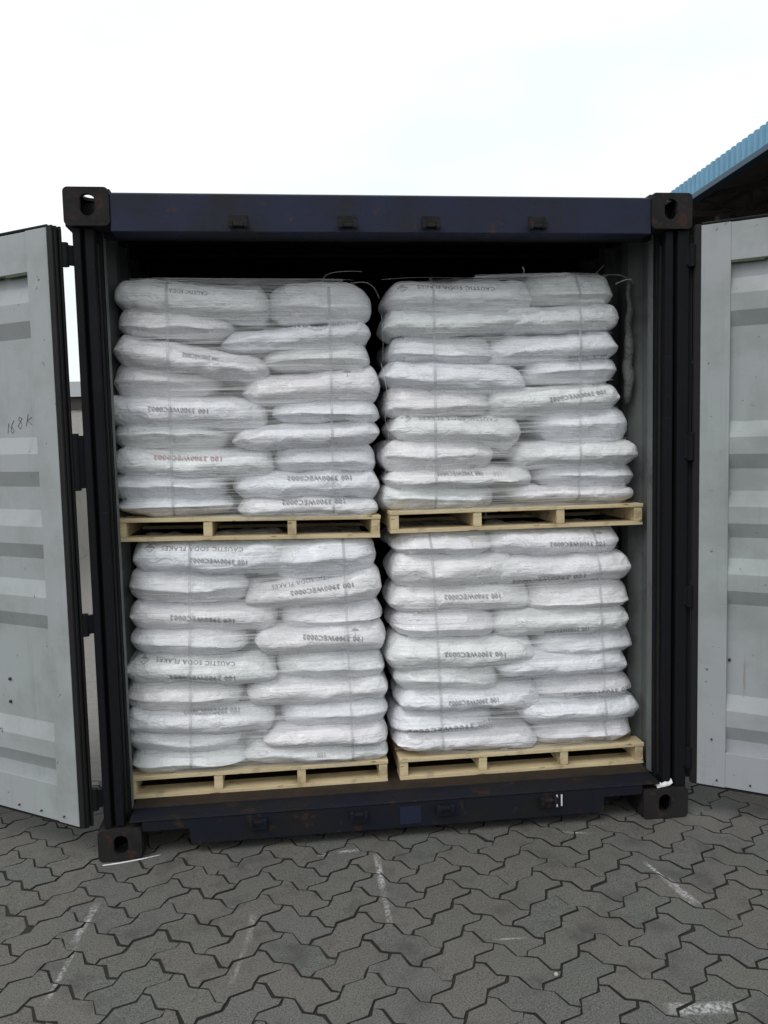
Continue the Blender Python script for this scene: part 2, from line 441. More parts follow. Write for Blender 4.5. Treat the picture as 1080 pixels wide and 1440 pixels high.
for left in (True, False):
    xa, xb = (0, .165) if left else (W_-.170, W_)
    cpart(casting(xa, xb, -.004, .17, H_-.140, H_, left, True), 'corner_casting', M['rustcast'], .003)
    xa, xb = (0, .168) if left else (W_-.195, W_)
    cpart(casting(xa, xb, -.004, .17, 0.004, .130, left, False), 'corner_casting', M['rustcast'], .003)
    # far end castings
    xa, xb = (0, .165) if left else (W_-.165, W_)
    for za, zb in ((.004, .122), (H_-.118, H_)):
        m = MB(); m.box(xa, xb, L_-.178, L_, za, zb); cpart(m, 'corner_casting', M['rustcast'], .01)
    sg = 1 if left else -1
    X = (lambda a, b: (a, b) if left else (W_-b, W_-a))
    # rear corner post: folded channel with a raised outer bar, a groove and an inner J-bar
    m = MB(); z0, z1 = .132, H_-.142
    m.box(*X(.024 if left else .003, .052), .012, .075, z0, z1)           # outer bar
    m.box(*X(.052, .066), .048, .075, z0, z1)           # groove
    m.box(*X(.066, .100), .022, .075, z0, z1)           # inner bar
    m.box(*X(.030, .116), .075, .098, z0, z1)           # web
    cpart(m, 'corner_post', [M['post']], .004)
    m = MB(); m.box(*X(.1002, .1085), .055, .0748, z0+.04, z1-.05)
    cpart(m, 'door_seal_strip', [M['black']], .002)
    # corrugated side wall: inner and outer skins as one folded sheet with thickness
    prof = [(.099, 0)]; y = .150; prof.append((y, 0))
    while y < L_-.35:
        prof += [(y+.068, 1), (y+.068+.070, 1), (y+.206, 0), (y+.206+.072, 0)]; y += .278
    prof += [(L_-.18, 0)]
    xi0, dpt = .118, .036
    inn = [((xi0 - d*dpt) if left else (W_-xi0+d*dpt), yy) for yy, d in prof]
    outr = [((xi0 - d*dpt-.004) if left else (W_-xi0+d*dpt+.004), yy) for yy, d in prof]
    m = MB(); n = len(prof); za, zb = .165, H_-.06
    vs = [(x, yy, z) for z in (za, zb) for x, yy in inn] + [(x, yy, z) for z in (za, zb) for x, yy in outr]
    for k in range(n-1):
        m.add([vs[k], vs[k+1], vs[n+k+1], vs[n+k]], [(0, 1, 2, 3)], 0)
        m.add([vs[2*n+k], vs[2*n+k+1], vs[3*n+k+1], vs[3*n+k]], [(0, 1, 2, 3)], 1)
    cpart(m, 'side_wall', [M['inner'], M['navy']], 0)
    m = MB(); m.box(*X(.075, .116), .17, L_-.18, H_-.085, H_-.02); cpart(m, 'top_rail', [M['navy']], .004)
    m = MB(); m.box(*X(.060, .110), .17, L_-.18, .045, .164); cpart(m, 'bottom_rail', [M['navy']], .004)
# header: sloping gutter plate over a square bar
m = MB()
m.extrude([(.002, H_-.160), (.002, H_-.022), (.020, H_-.014), (.168, H_-.014), (.168, H_-.045), (.10, H_-.045), (.10, H_-.140), (.115, H_-.160)], 0, .166, W_-.171)
cpart(m, 'door_header', [M['navy']], .003)
m = MB(); m.box(.12, W_-.12, .116, .165, H_-.158, H_-.10); cpart(m, 'header_seal', [M['black']], .003)
m = MB()
nx = 40
for k in range(22):
    y0 = .17 + k*(L_-.35)/22
    dz = .012 if k % 2 else 0
    m.box(.10, W_-.10, y0, y0+(L_-.35)/22, H_-.045-dz, H_-.030-dz)
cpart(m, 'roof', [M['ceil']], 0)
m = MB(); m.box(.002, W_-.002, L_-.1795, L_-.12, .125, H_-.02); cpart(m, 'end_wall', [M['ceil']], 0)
# sill: front plate with the forklift-clear notches by the castings
m = MB()
poly = [(.170, .112), (.352, .112), (.358, .044), (2.068, .044), (2.074, .112), (W_-.197, .112), (W_-.197, .150), (.170, .150)]
m.extrude(poly, 1, .006, .060)
cpart(m, 'door_sill', [M['sill']], .004)
m = MB(); m.extrude([(.002, .1515), (.002, .157), (.030, .1600), (.118, .1600), (.118, .1515)], 0, .122, W_-.122); cpart(m, 'threshold_plate', [M['sill']], .002)
m = MB(); m.box(.119, W_-.119, .1185, L_-.2, .120, .165); cpart(m, 'floor', [M['floor']], .001)
m = MB(); m.box(.36, 2.07, .0605, .20, .046, .110); m.box(.17, W_-.2, .55, .60, .046, .119)
cpart(m, 'sill_beam', [M['sill']], .003)
# cam keepers
def keeper(x, z, up):
    m = MB(); s_ = 1 if up else -1
    m.box(x-.034, x+.034, -.006, .0015 if up else .0055, z-.022, z+.022)
    for dx in (-.028, .028):
        m.box(x+dx-.007, x+dx+.007, -.034, -.006, z-.018*s_-.012, z-.018*s_+.014)
    m.box(x-.021, x+.021, -.030, -.022, z-.020*s_-.006, z-.020*s_+.006)
    cpart(m, 'cam_keeper', [M['rustcast'] if up else M['sill']], .0025)
for x in (.636, 1.048, 1.371, 1.796): keeper(x, H_-.118, True)
for x in (.626, 1.030, 1.386, 1.823): keeper(x, .108, False)
m = MB(); m.box(1.862, 1.868, .0035, .0058, .085, .137); m.box(1.882, 1.888, .0035, .0058, .088, .137)
cpart(m, 'painted_tick', [M['white']], 0)
m = MB(); m.box(1.20, 1.29, .0035, .0058, .06, .135)
cpart(m, 'sill_patch', [M['navy']], .001)

# doors -----------------------------------------------------------------
def make_door(E, ang, sgn, z0, z1, hinge_x, label):
    """local frame: s along the width from the hinge edge, n towards the inside face, z up"""
    d = Vector((sgn*math.cos(ang), math.sin(ang), 0)); nrm = Vector((-d.y, d.x, 0))
    if nrm.y > 0: nrm = -nrm
    T_ = Matrix(((d.x, nrm.x, 0, E[0]-C.location.x), (d.y, nrm.y, 0, E[1]), (0, 0, 1, 0), (0, 0, 0, 1)))
    Wd = 1.165; th = .055
    root = MB(); root.xf = T_
    def P(name, m, mats, bevel, parent): return m.build(name, mats, parent, bevel)
    def mbx():
        m = MB(); m.xf = T_; return m
    # the door leaf: a frame of hollow sections, inner skin pale, outside navy
    f0 = .020; fw = .112; top_r = .150; bot_r = .150
    dr = mbx()
    # pressed panel with five ribs (profile in n,z extruded along s)
    pf = [(-.032, z0+bot_r-.01), ]
    for zb in (.352, .925, 1.203, 1.485, 2.055):
        zb += 0
        pf += [(-.032, zb), (-.006, zb+.060), (-.006, zb+.128), (-.032, zb+.192)]
    pf += [(-.032, z1-top_r+.01)]
    back = [(n_-.003, z) for n_, z in pf]
    s0, s1 = f0+fw-.002, Wd-fw-f0+.002
    n_ = len(pf)
    vs = [(s, a, z) for s in (s0, s1) for a, z in pf] + [(s, a, z) for s in (s0, s1) for a, z in back]
    for k in range(n_-1):
        dr.add([vs[k], vs[k+1], vs[n_+k+1], vs[n_+k]], [(0, 1, 2, 3)], 0)
        dr.add([vs[2*n_+k], vs[2*n_+k+1], vs[3*n_+k+1], vs[3*n_+k]], [(0, 1, 2, 3)], 1)
    leaf = dr.build('door', [M['door'], M['navy']], C, 0)
    if label: leaf['label'] = label
    m = mbx()
    m.box(f0, f0+fw, -.004, 0, z0, z1); m.box(Wd-f0-fw, Wd-f0, -.004, 0, z0, z1)
    m.box(f0+fw, Wd-f0-fw, -.0045, -.0015, z1-top_r, z1-.002); m.box(f0+fw, Wd-f0-fw, -.0045, -.0015, z0+.002, z0+bot_r)
    # returns of the hollow sections down to the panel
    m.box(f0+fw-.003, f0+fw, -.05, -.0041, z0+bot_r, z1-top_r); m.box(Wd-f0-fw, Wd-f0-fw+.003, -.05, -.0041, z0+bot_r, z1-top_r)
    m.box(f0+fw, Wd-f0-fw, -.05, -.0046, z1-top_r, z1-top_r+.003); m.box(f0+fw, Wd-f0-fw, -.05, -.0046, z0+bot_r-.003, z0+bot_r)
    P('door_frame', m, [M['door']], .0025, leaf)
    m = mbx()
    m.box(0, .003, -th, -.010, z0-.002, z1+.002); m.box(.003, f0+fw-.004, -th, -.0505, z0, z1)
    m.box(Wd-.003, Wd, -th, -.010, z0, z1); m.box(Wd-f0-fw+.004, Wd-.003, -th, -.0505, z0, z1)
    m.box(.003, Wd-.003, -.0505, -.0046, z1+.0005, z1+.004); m.box(.003, Wd-.003, -.0505, -.0046, z0-.004, z0-.0005)
    m.box(f0+fw, Wd-f0-fw, -th, -.0505, z1-top_r, z1); m.box(f0+fw, Wd-f0-fw, -th, -.0505, z0, z0+bot_r)
    P('door_edge', m, [M['post']], .002, leaf)
    # rubber gasket: lips running round the leaf
    m = mbx()
    m.box(-.006, f0-.001, -.012, -.002, z0-.004, z1+.006); m.box(-.016, -.001, -.040, -.031, z0-.004, z1+.004)
    if sgn > 0: m.box(-.034, -.0165, -.036, -.026, z0+.01, z1-.03)
    m.box(-.012, -.001, -.024, -.0125, z0-.004, z1+.004)
    m.box(Wd-f0+.001, Wd+.012, -.010, -.002, z0-.004, z1+.006)
    m.box(f0, Wd-f0, -.012, -.0046, z1+.0045, z1+.012); m.box(f0, Wd-f0, -.012, -.0046, z0-.010, z0-.0045)
    P('door_gasket', m, [M['black']], .002, leaf)
    # grime lying on the ledge of the top rail
    m = mbx()
    rg = random.Random(5); s = f0+fw+.001
    while s < Wd-f0-fw-.03:
        L = rg.uniform(.02, .06); m.box(s, s+L, -.034, -.0035+rg.uniform(0, .002), z1-top_r-rg.uniform(.004, .011), z1-top_r-.0005); s += L
    P('moss_line', m, [M['moss']], .001, leaf)
    # screws along the bottom edge and two bolts in the panel
    for s, z, rr in ([(.10+.13*k, z0+.028, .004) for k in range(8)] + ([(.409, .697, .007), (.414, .602, .007)] if sgn < 0 else [(.141, .691, .006), (.078, .352, .004)])):
        inpanel = f0+fw < s < Wd-f0-fw and z0+bot_r < z < z1-top_r
        n0 = -.032 if inpanel else -.0015
        m = mbx(); m.tube([(s, n0-.002, z), (s, n0+.006, z), (s, n0+.009, z)], [rr, rr, rr*.6], 8)
        P('bolt', m, [M['bolt']], 0, leaf)
    # hinges: leaf plate on the door edge, knuckle, lug on the post
    for zc, hh in ((2.347, .036), (1.578, .100 if sgn < 0 else .05), (.952, .036), (.258, .036)):
        m = MB(); px = hinge_x - C.location.x
        e = T_ @ Vector((.004, -.045, zc)); lug = Vector((px, .03, zc)); kn = Vector((px + sgn*.030, .006, zc))
        for a, b, wd in ((e, kn, .016), (kn, lug, .020)):
            dd = (b-a); dd.z = 0
            m.beam(tuple(a-dd.normalized()*.004), tuple(b), wd, hh*2)
        m.tube([tuple(kn-Vector((0, 0, hh+.008))), tuple(kn+Vector((0, 0, hh+.008)))], .014, 12)
        m.build('hinge', [M['post']], leaf, .002)
    return leaf, T_
dl, TL = make_door((-.047, -.024), rad(35), -1, .158, 2.443, .026, 'left door swung back past the side, handwriting on its pale inside')
dr_, TR = make_door((2.455, -.002), rad(-36), 1, .151, 2.462, W_-.026, 'right door swung half round with its pale ribbed inside facing out')

# handwriting on the left door: strokes as thin raised ink
def strokes(T_, lst, r, n0, name, parent, mat):
    m = MB(); m.xf = T_
    for st in lst: m.tube([(s, n0, z) for s, z in st], r, 5)
    return m.build(name, [mat], parent)
bs, bz, k = .260, 1.735, .036
def ch(cx, pts): return [(bs+(.0-cx)*k+(-x)*k*1.0, bz+z*k+cx*.010) for x, z in pts]
hw = [ch(-2.2, [(.2, -.5), (.4, .6)]),
      ch(-1.5, [(.6, .7), (.1, .1), (0, -.5), (.3, -.7), (.5, -.4), (.3, -.05), (.1, -.2)]),
      ch(-.3, [(.7, .5), (.3, .7), (.1, .4), (.5, .1), (.6, -.3), (.3, -.6), (0, -.3), (.3, .1), (.7, .5)]),
      ch(.8, [(.2, -.6), (.6, .7)]), ch(.8, [(1.1, .3), (.4, 0), (1.1, -.5)])]
strokes(TL, hw, .0011, -.0312, 'handwriting', dl, M['pencil'])

LOADS = {
'upper left': dict(sacks=[('L', 0.123, 0.736, 2.292, 2.193, 2.272, 2.123), ('S', 0.124, 0.588, 2.195, 2.09, 2.161, 2.073), ('L', 0.112, 0.721, 2.084, 1.969, 1.983, 1.88), ('S', 0.098, 0.517, 1.968, 1.83, 1.958, 1.842), ('L', 0.061, 0.709, 1.835, 1.716, 1.815, 1.682), ('S', 0.087, 0.549, 1.734, 1.623, 1.718, 1.609), ('L', 0.082, 0.735, 1.621, 1.52, 1.599, 1.496), ('S', 0.072, 0.533, 1.526, 1.423, 1.507, 1.405), ('S', 0.089, 0.559, 1.43, 1.354, 1.411, 1.34), ('S', 0.736, 1.162, 2.269, 2.133, 2.271, 2.13), ('L', 0.542, 1.152, 2.074, 2.014, 2.138, 2.027), ('S', 0.706, 1.152, 2.01, 1.94, 2.046, 1.934), ('L', 0.62, 1.184, 1.892, 1.79, 1.941, 1.801), ('S', 0.737, 1.18, 1.798, 1.733, 1.803, 1.718), ('L', 0.575, 1.177, 1.692, 1.605, 1.72, 1.623), ('S', 0.741, 1.164, 1.617, 1.52, 1.629, 1.512), ('L', 0.568, 1.168, 1.506, 1.411, 1.509, 1.391), ('L', 0.581, 1.161, 1.41, 1.337, 1.396, 1.32)],
 prints=[(0, 'N', 0.345, 2.247, 0.497, 2.234), (10, 'N', 0.803, 2.106, 1.099, 2.123), (2, 'N', 0.258, 2.07, 0.531, 2.033), (2, 'C', 0.391, 1.992, 0.529, 1.974), (4, 'C', 0.245, 1.78, 0.483, 1.765), (6, 'R', 0.257, 1.584, 0.529, 1.57), (16, 'C', 0.793, 1.483, 1.06, 1.478), (17, 'C', 0.768, 1.384, 1.029, 1.381), (12, 'U', 1.05, 1.915, 0, 0), (16, 'U', 1.031, 1.504, 0, 0)],
 straps=[(0.336, 2.287, 0.321, 1.349), (0.983, 2.275, 0.975, 1.327)],
 pallet=[(0.1, 1.346), (0.095, 1.245), (1.166, 1.321), (1.163, 1.222)]),
'upper right': dict(sacks=[('L', 1.225, 1.841, 2.287, 2.172, 2.288, 2.169), ('L', 1.215, 1.84, 2.17, 2.064, 2.174, 2.077), ('S', 1.237, 1.68, 2.071, 1.961, 2.046, 1.956), ('L', 1.207, 1.809, 1.968, 1.863, 1.924, 1.809), ('S', 1.216, 1.669, 1.873, 1.735, 1.844, 1.746), ('L', 1.229, 1.79, 1.738, 1.624, 1.721, 1.599), ('S', 1.193, 1.677, 1.627, 1.494, 1.608, 1.508), ('L', 1.208, 1.84, 1.51, 1.425, 1.503, 1.419), ('S', 1.189, 1.673, 1.439, 1.334, 1.424, 1.34), ('S', 1.818, 2.209, 2.309, 2.191, 2.311, 2.2), ('L', 1.704, 2.228, 2.181, 2.07, 2.191, 2.09), ('L', 1.658, 2.224, 2.04, 1.943, 2.079, 1.957), ('S', 1.815, 2.233, 1.952, 1.864, 1.96, 1.869), ('L', 1.644, 2.23, 1.834, 1.724, 1.857, 1.751), ('S', 1.87, 2.284, 1.747, 1.617, 1.75, 1.604), ('L', 1.766, 2.311, 1.605, 1.505, 1.607, 1.513), ('S', 1.859, 2.316, 1.508, 1.419, 1.507, 1.403), ('L', 1.741, 2.302, 1.422, 1.344, 1.414, 1.343)],
 prints=[(0, 'N', 1.346, 2.261, 1.672, 2.249), (5, 'N', 1.346, 1.724, 1.688, 1.71), (0, 'D', 1.286, 2.255, 0, 0), (5, 'D', 1.294, 1.723, 0, 0), (11, 'C', 1.998, 1.958, 2.172, 1.969), (16, 'N', 2.043, 1.524, 2.219, 1.526), (13, 'C', 1.906, 1.785, 2.16, 1.816), (7, 'C', 1.42, 1.485, 1.617, 1.482), (7, 'R', 1.651, 1.481, 1.708, 1.479), (6, 'C', 1.527, 1.509, 1.64, 1.514), (13, 'U', 2.125, 1.845, 0, 0)],
 straps=[(1.412, 2.286, 1.409, 1.327), (2.04, 2.309, 2.033, 1.351)],
 pallet=[(1.226, 1.331), (1.224, 1.241), (2.319, 1.332), (2.32, 1.238)]),
'lower left': dict(sacks=[('L', 0.145, 0.779, 1.237, 1.121, 1.229, 1.086), ('S', 0.122, 0.607, 1.13, 0.99, 1.088, 0.978), ('L', 0.121, 0.718, 0.99, 0.87, 0.951, 0.834), ('S', 0.116, 0.595, 0.881, 0.772, 0.851, 0.757), ('L', 0.091, 0.71, 0.773, 0.65, 0.734, 0.616), ('S', 0.09, 0.565, 0.663, 0.529, 0.63, 0.507), ('L', 0.078, 0.695, 0.545, 0.434, 0.515, 0.402), ('S', 0.081, 0.545, 0.459, 0.353, 0.434, 0.332), ('S', 0.096, 0.596, 0.354, 0.257, 0.334, 0.266), ('S', 0.719, 1.151, 1.209, 1.072, 1.218, 1.078), ('L', 0.6, 1.171, 1.033, 0.94, 1.092, 0.957), ('S', 0.749, 1.177, 0.971, 0.858, 0.963, 0.856), ('L', 0.636, 1.182, 0.866, 0.744, 0.855, 0.731), ('S', 0.725, 1.179, 0.75, 0.643, 0.736, 0.623), ('L', 0.596, 1.189, 0.636, 0.521, 0.616, 0.513), ('S', 0.734, 1.187, 0.535, 0.428, 0.521, 0.41), ('L', 0.654, 1.18, 0.433, 0.348, 0.421, 0.323), ('L', 0.564, 1.183, 0.365, 0.283, 0.332, 0.248)],
 prints=[(0, 'N', 0.265, 1.213, 0.597, 1.196), (0, 'C', 0.383, 1.161, 0.616, 1.142), (0, 'D', 0.218, 1.213, 0, 0), (10, 'N', 0.709, 1.031, 1.011, 1.071), (10, 'C', 0.79, 1.005, 1.054, 1.03), (2, 'C', 0.294, 0.925, 0.554, 0.897), (12, 'C', 0.835, 0.817, 1.087, 0.796), (12, 'U', 1.052, 0.831, 0, 0), (4, 'N', 0.223, 0.75, 0.547, 0.717), (4, 'C', 0.283, 0.68, 0.55, 0.661), (4, 'D', 0.173, 0.749, 0, 0), (6, 'C', 0.329, 0.518, 0.56, 0.51), (17, 'C', 0.839, 0.306, 0.951, 0.307), (11, 'N', 0.926, 0.977, 1.147, 0.962)],
 straps=[(0.381, 1.23, 0.347, 0.25), (1.012, 1.215, 1.028, 0.258)],
 pallet=[(0.089, 0.247), (0.084, 0.156), (1.177, 0.253), (1.175, 0.162)]),
'lower right': dict(sacks=[('S', 1.231, 1.672, 1.234, 1.147, 1.226, 1.13), ('L', 1.223, 1.758, 1.145, 1.011, 1.132, 1.001), ('L', 1.215, 1.826, 1.011, 0.899, 0.998, 0.883), ('S', 1.224, 1.68, 0.903, 0.79, 0.884, 0.781), ('L', 1.198, 1.842, 0.783, 0.635, 0.761, 0.639), ('S', 1.23, 1.685, 0.664, 0.557, 0.654, 0.543), ('L', 1.239, 1.864, 0.558, 0.457, 0.544, 0.439), ('S', 1.214, 1.657, 0.462, 0.364, 0.452, 0.352), ('L', 1.218, 1.85, 0.373, 0.282, 0.357, 0.251), ('L', 1.65, 2.233, 1.238, 1.119, 1.225, 1.119), ('L', 1.656, 2.284, 1.119, 0.988, 1.108, 1.007), ('S', 1.812, 2.282, 0.999, 0.878, 0.992, 0.873), ('L', 1.662, 2.276, 0.88, 0.765, 0.873, 0.768), ('S', 1.86, 2.309, 0.783, 0.667, 0.78, 0.672), ('L', 1.683, 2.27, 0.694, 0.578, 0.686, 0.574), ('S', 1.846, 2.31, 0.581, 0.481, 0.575, 0.476), ('L', 1.786, 2.319, 0.473, 0.361, 0.46, 0.363), ('S', 1.845, 2.298, 0.381, 0.269, 0.37, 0.268)],
 prints=[(9, 'C', 1.904, 1.168, 2.156, 1.16), (9, 'U', 2.135, 1.201, 0, 0), (10, 'C', 1.746, 1.007, 2.061, 1.028), (2, 'C', 1.441, 0.958, 1.687, 0.951), (4, 'C', 1.436, 0.713, 1.702, 0.699), (12, 'C', 1.883, 0.779, 2.073, 0.796), (6, 'C', 1.45, 0.497, 1.67, 0.498), (15, 'C', 1.976, 0.488, 2.289, 0.505), (7, 'C', 1.276, 0.374, 1.645, 0.388)],
 straps=[(1.383, 1.231, 1.423, 0.257), (2.111, 1.224, 2.158, 0.271)],
 pallet=[(1.233, 0.25), (1.231, 0.158), (2.329, 0.261), (2.329, 0.153)]),
}

# ------------------------------------------------------------------ pallets
def pallet(x0, x1, y0, z, tilt, label, rz=0.0):
    Wp = x1-x0; D = 1.08; h = .094
    root = thing('pallet', label, 'pallet', (x0, y0, z), 'wooden pallets under the sacks')
    root.rotation_euler = (0, tilt, rz)
    rg = random.Random(int(z*1000+x0*77))
    st = .036
    for k, f in enumerate((0, .333, .667, 1)):
        c = st/2 + f*(Wp-st) + (rg.uniform(-.008, .008) if k in (1, 2) else 0)
        m = MB(); m.box(c-st/2, c+st/2, .004, D-.004, .0165, h-.0165); m.build('stringer', [M['wood']], root, .002)
    nb = 8
    for k in range(nb):
        yy = k*(D-.095)/(nb-1)
        m = MB(); m.box(-.003, Wp+.003, yy, yy+.095, h-.016, h+rg.uniform(-.001, .001)); m.build('deck_board', [M['wood']], root, .0015)
    for yy in (0, (D-.1)/2, D-.1):
        m = MB(); m.box(-.001, Wp+.001, yy+.001, yy+.1, 0.0, .016); m.build('bottom_board', [M['wood']], root, .0015)
    return root
pallet(.094, 1.168, .200, 1.247, rad(1.15), 'light wooden pallet under the upper left stack of sacks')
pallet(1.214, 2.322, .200, 1.240, rad(0.05), 'light wooden pallet under the upper right stack of sacks')
pallet(.084, 1.176, .200, .1655, 0, 'light wooden pallet on the floor under the lower left stack')
pallet(1.231, 2.329, .200, .1655, 0, 'light wooden pallet on the floor under the lower right stack')

# ------------------------------------------------------------------ value noise in numpy
PERM = RNG.random((64, 64, 64)).astype(np.float32)
def vnoise(x, y, z):
    xi = np.floor(x).astype(int); yi = np.floor(y).astype(int); zi = np.floor(z).astype(int)
    fx, fy, fz = x-xi, y-yi, z-zi
    fx = fx*fx*(3-2*fx); fy = fy*fy*(3-2*fy); fz = fz*fz*(3-2*fz)
    def g(a, b, c): return PERM[(xi+a) & 63, (yi+b) & 63, (zi+c) & 63]
    x00 = g(0, 0, 0)*(1-fx)+g(1, 0, 0)*fx; x10 = g(0, 1, 0)*(1-fx)+g(1, 1, 0)*fx
    x01 = g(0, 0, 1)*(1-fx)+g(1, 0, 1)*fx; x11 = g(0, 1, 1)*(1-fx)+g(1, 1, 1)*fx
    return (x00*(1-fy)+x10*fy)*(1-fz)+(x01*(1-fy)+x11*fy)*fz - .5
def fbm(x, y, z, o=4):
    s = 0; a = 1
    for k in range(o): s = s+a*vnoise(x*2**k+17*k, y*2**k+5*k, z*2**k+9*k); a *= .5
    return s
def ridge(x, y, z): return 1-np.minimum(1, np.abs(vnoise(x, y, z))*5)

# ------------------------------------------------------------------ sacks
ORD = ['top', 'second', 'third', 'fourth', 'fifth', 'sixth', 'seventh', 'eighth', 'bottom']
def sack_mesh(kind, x0, x1, zt0, zb0, zt1, zb1, yf, seed):
    """kind L: lies across, its long side to the viewer; S: its sewn end to the viewer. Returns verts, faces, origin"""
    rg = np.random.default_rng(seed)
    a = (x1-x0)/2; cx = (x0+x1)/2
    dep = (.42 if kind == 'L' else .62) + rg.uniform(-.02, .02)
    b = dep/2; cy = yf + b
    nu, nv = (76, 44) if kind == 'L' else (56, 60)
    # parameters packed towards the borders
    def pk(n):
        t = np.linspace(-1, 1, n); return np.sin(t*np.pi/2)*.72+t*.28
    u, v = np.meshgrid(pk(nu), pk(nv), indexing='ij')          # u along x, v along y
    au, av = np.abs(u), np.abs(v)
    # plan outline: corners drawn in, ends slightly wavy
    round_ = 1 - .055*(au**4)*(av**4)
    X = u*a*round_*(1-.035*av**6 if kind == 'S' else 1)
    Yv = v*b*round_*(1-(.10*au**5 if kind == 'L' else .04*au**6))
    if kind == 'S': Yv = Yv + np.where(v < 0, 1, 0)*b*.09*(au**3)*av    # the sewn end bows towards the viewer
    else: Yv = Yv + np.where(v < 0, 1, 0)*b*.04*au**2*av
    def prof(w, n, e): return np.clip(1-w**n, 0, 1)**e
    if kind == 'L': dl_, dr__, el, er_ = rg.uniform(.045, .080), rg.uniform(.040, .065), rg.uniform(.62, .9), rg.uniform(.48, .72); wx = np.clip((1-au)*a/np.where(u < 0, dl_, dr__), 0, 1); t = (1-(1-wx)**1.8)**np.where(u < 0, el, er_)*prof(av, 3.6, .56)
    else: wy = np.clip((1-av)*b/rg.uniform(.060, .085), 0, 1); t = prof(au, rg.uniform(5, 9), rg.uniform(.55, .72))*(1-(1-wy)**1.45)**.92
    f = (u*.5+.5)
    zt = zt0*(1-f)+zt1*f; zb = zb0*(1-f)+zb1*f
    T = (zt-zb)*1.14; zc = (zt+zb)/2
    bias = rg.uniform(.32, .50)                                 # where the edge ridge sits between bottom and top
    if kind == 'S': bias = rg.uniform(.22, .50)
    sd = rg.uniform(0, 50, 3)
    P = [u*a/.13+sd[0], v*b/.13+sd[1]]
    sag = fbm(P[0]*.6, P[1]*.6, sd[2], 2)*.016
    # seam line wanders a little between bottom and top of the sack
    seam = zb + T*(bias-.045) + fbm(P[0]*.55, P[1]*.55, sd[2]+7, 2)*.018
    out = []
    for side in (1, -1):
        crease = ridge(P[0]*1.1, P[1]*.5, sd[2]+side*3)*.0045 + ridge(P[0]*.5, P[1]*1.5, sd[2]+9+side)*.0035
        wr = fbm(P[0]*1.7, P[1]*1.7, sd[2]+20*side, 4)*.013
        edge = np.clip(np.maximum(au, av)-.62, 0, 1)*2.4
        pucker = fbm(P[0]*3.2, P[1]*3.2, sd[2]+40+side, 2)*.009*edge
        lump = fbm(P[0]*.9, P[1]*.9, sd[2]+60+side, 2)*.030
        full = (zt-zb)*.20+.010
        if side > 0: z = seam + (zt+full/2-seam)*t
        else: z = seam - (seam-(zb-full/2))*t
        amp = np.clip(t*2.5, 0, 1)
        z = z + side*(wr-crease+pucker+lump*.6)*amp*.9 + sag*.6
        bl = (fbm(P[0]*1.3, z/.06, sd[1]+side, 3)*.018 + fbm(P[0]*.45, z/.2, sd[0], 1)*.02)*av**3
        xw = X + fbm(P[1]*1.2, z/.06, sd[2]+80, 2)*.014*au**3
        yw = Yv + bl - crease*.5*av**2
        out.append((xw, yw, z))
    # hem: sewn flat lip along the seam of the ends
    vs = []; fs = []
    xt, yt, ztp = out[0]; xb_, yb_, zbt = out[1]
    # weld rims to a common seam
    rim = np.zeros_like(u, bool); rim[0, :] = rim[-1, :] = rim[:, 0] = rim[:, -1] = True
    for (A, B) in ((xt, xb_), (yt, yb_), (ztp, zbt)):
        mm = (A+B)/2; A[rim] = mm[rim]; B[rim] = mm[rim]
    idx_t = np.arange(nu*nv).reshape(nu, nv)
    idx_b = np.full((nu, nv), -1); inner = ~rim
    idx_b[rim] = idx_t[rim]; idx_b[inner] = nu*nv+np.arange(inner.sum())
    V = np.concatenate([np.stack([xt.ravel(), yt.ravel(), ztp.ravel()], 1), np.stack([xb_[inner], yb_[inner], zbt[inner]], 1)])
    def quads(ix, flip):
        q = np.stack([ix[:-1, :-1], ix[1:, :-1], ix[1:, 1:], ix[:-1, 1:]], -1).reshape(-1, 4)
        return q[:, ::-1] if flip else q
    F = np.concatenate([quads(idx_t, False), quads(idx_b, True)])
    org = np.array([cx, cy, float((zb0+zb1)/2)])
    V[:, 2] -= org[2]
    return V, F, org

def mesh_from(name, V, F, mat, smooth=True):
    me = bpy.data.meshes.new(name)
    me.vertices.add(len(V)); me.vertices.foreach_set('co', V.astype(np.float32).ravel())
    me.loops.add(F.size); me.loops.foreach_set('vertex_index', F.astype(np.int32).ravel())
    me.polygons.add(len(F)); me.polygons.foreach_set('loop_start', np.arange(0, F.size, F.shape[1], dtype=np.int32))
    me.update(calc_edges=True); me.validate()
    me.polygons.foreach_set('use_smooth', [smooth]*len(me.polygons))
    me.materials.append(mat); return me

# lettering, made from font curves turned into meshes
_tcache = {}
def text_mesh(txt, size, bold=0.0):
    key = (txt, size, bold)
    if key in _tcache: return _tcache[key]
    cu = bpy.data.curves.new('t', 'FONT'); cu.body = txt; cu.size = size; cu.align_x = 'CENTER'; cu.align_y = 'CENTER'; cu.resolution_u = 2; cu.offset = bold
    cu.space_character = 1.12
    o = bpy.data.objects.new('t', cu); COL.objects.link(o)
    bpy.context.view_layer.update()
    ev = o.evaluated_get(bpy.context.evaluated_depsgraph_get()); me = bpy.data.meshes.new_from_object(ev)
    bm = bmesh.new(); bm.from_mesh(me); bmesh.ops.triangulate(bm, faces=bm.faces)
    for _ in range(2):
        long_e = [e for e in bm.edges if e.calc_length() > .008]
        if long_e: bmesh.ops.subdivide_edges(bm, edges=long_e, cuts=1); bmesh.ops.triangulate(bm, faces=bm.faces)
    bm.verts.index_update()
    r = ([tuple(v.co) for v in bm.verts], [tuple(v.index for v in f.verts) for f in bm.faces]); bm.free()
    bpy.data.objects.remove(o); bpy.data.curves.remove(cu); bpy.data.meshes.remove(me)
    _tcache[key] = r; return r
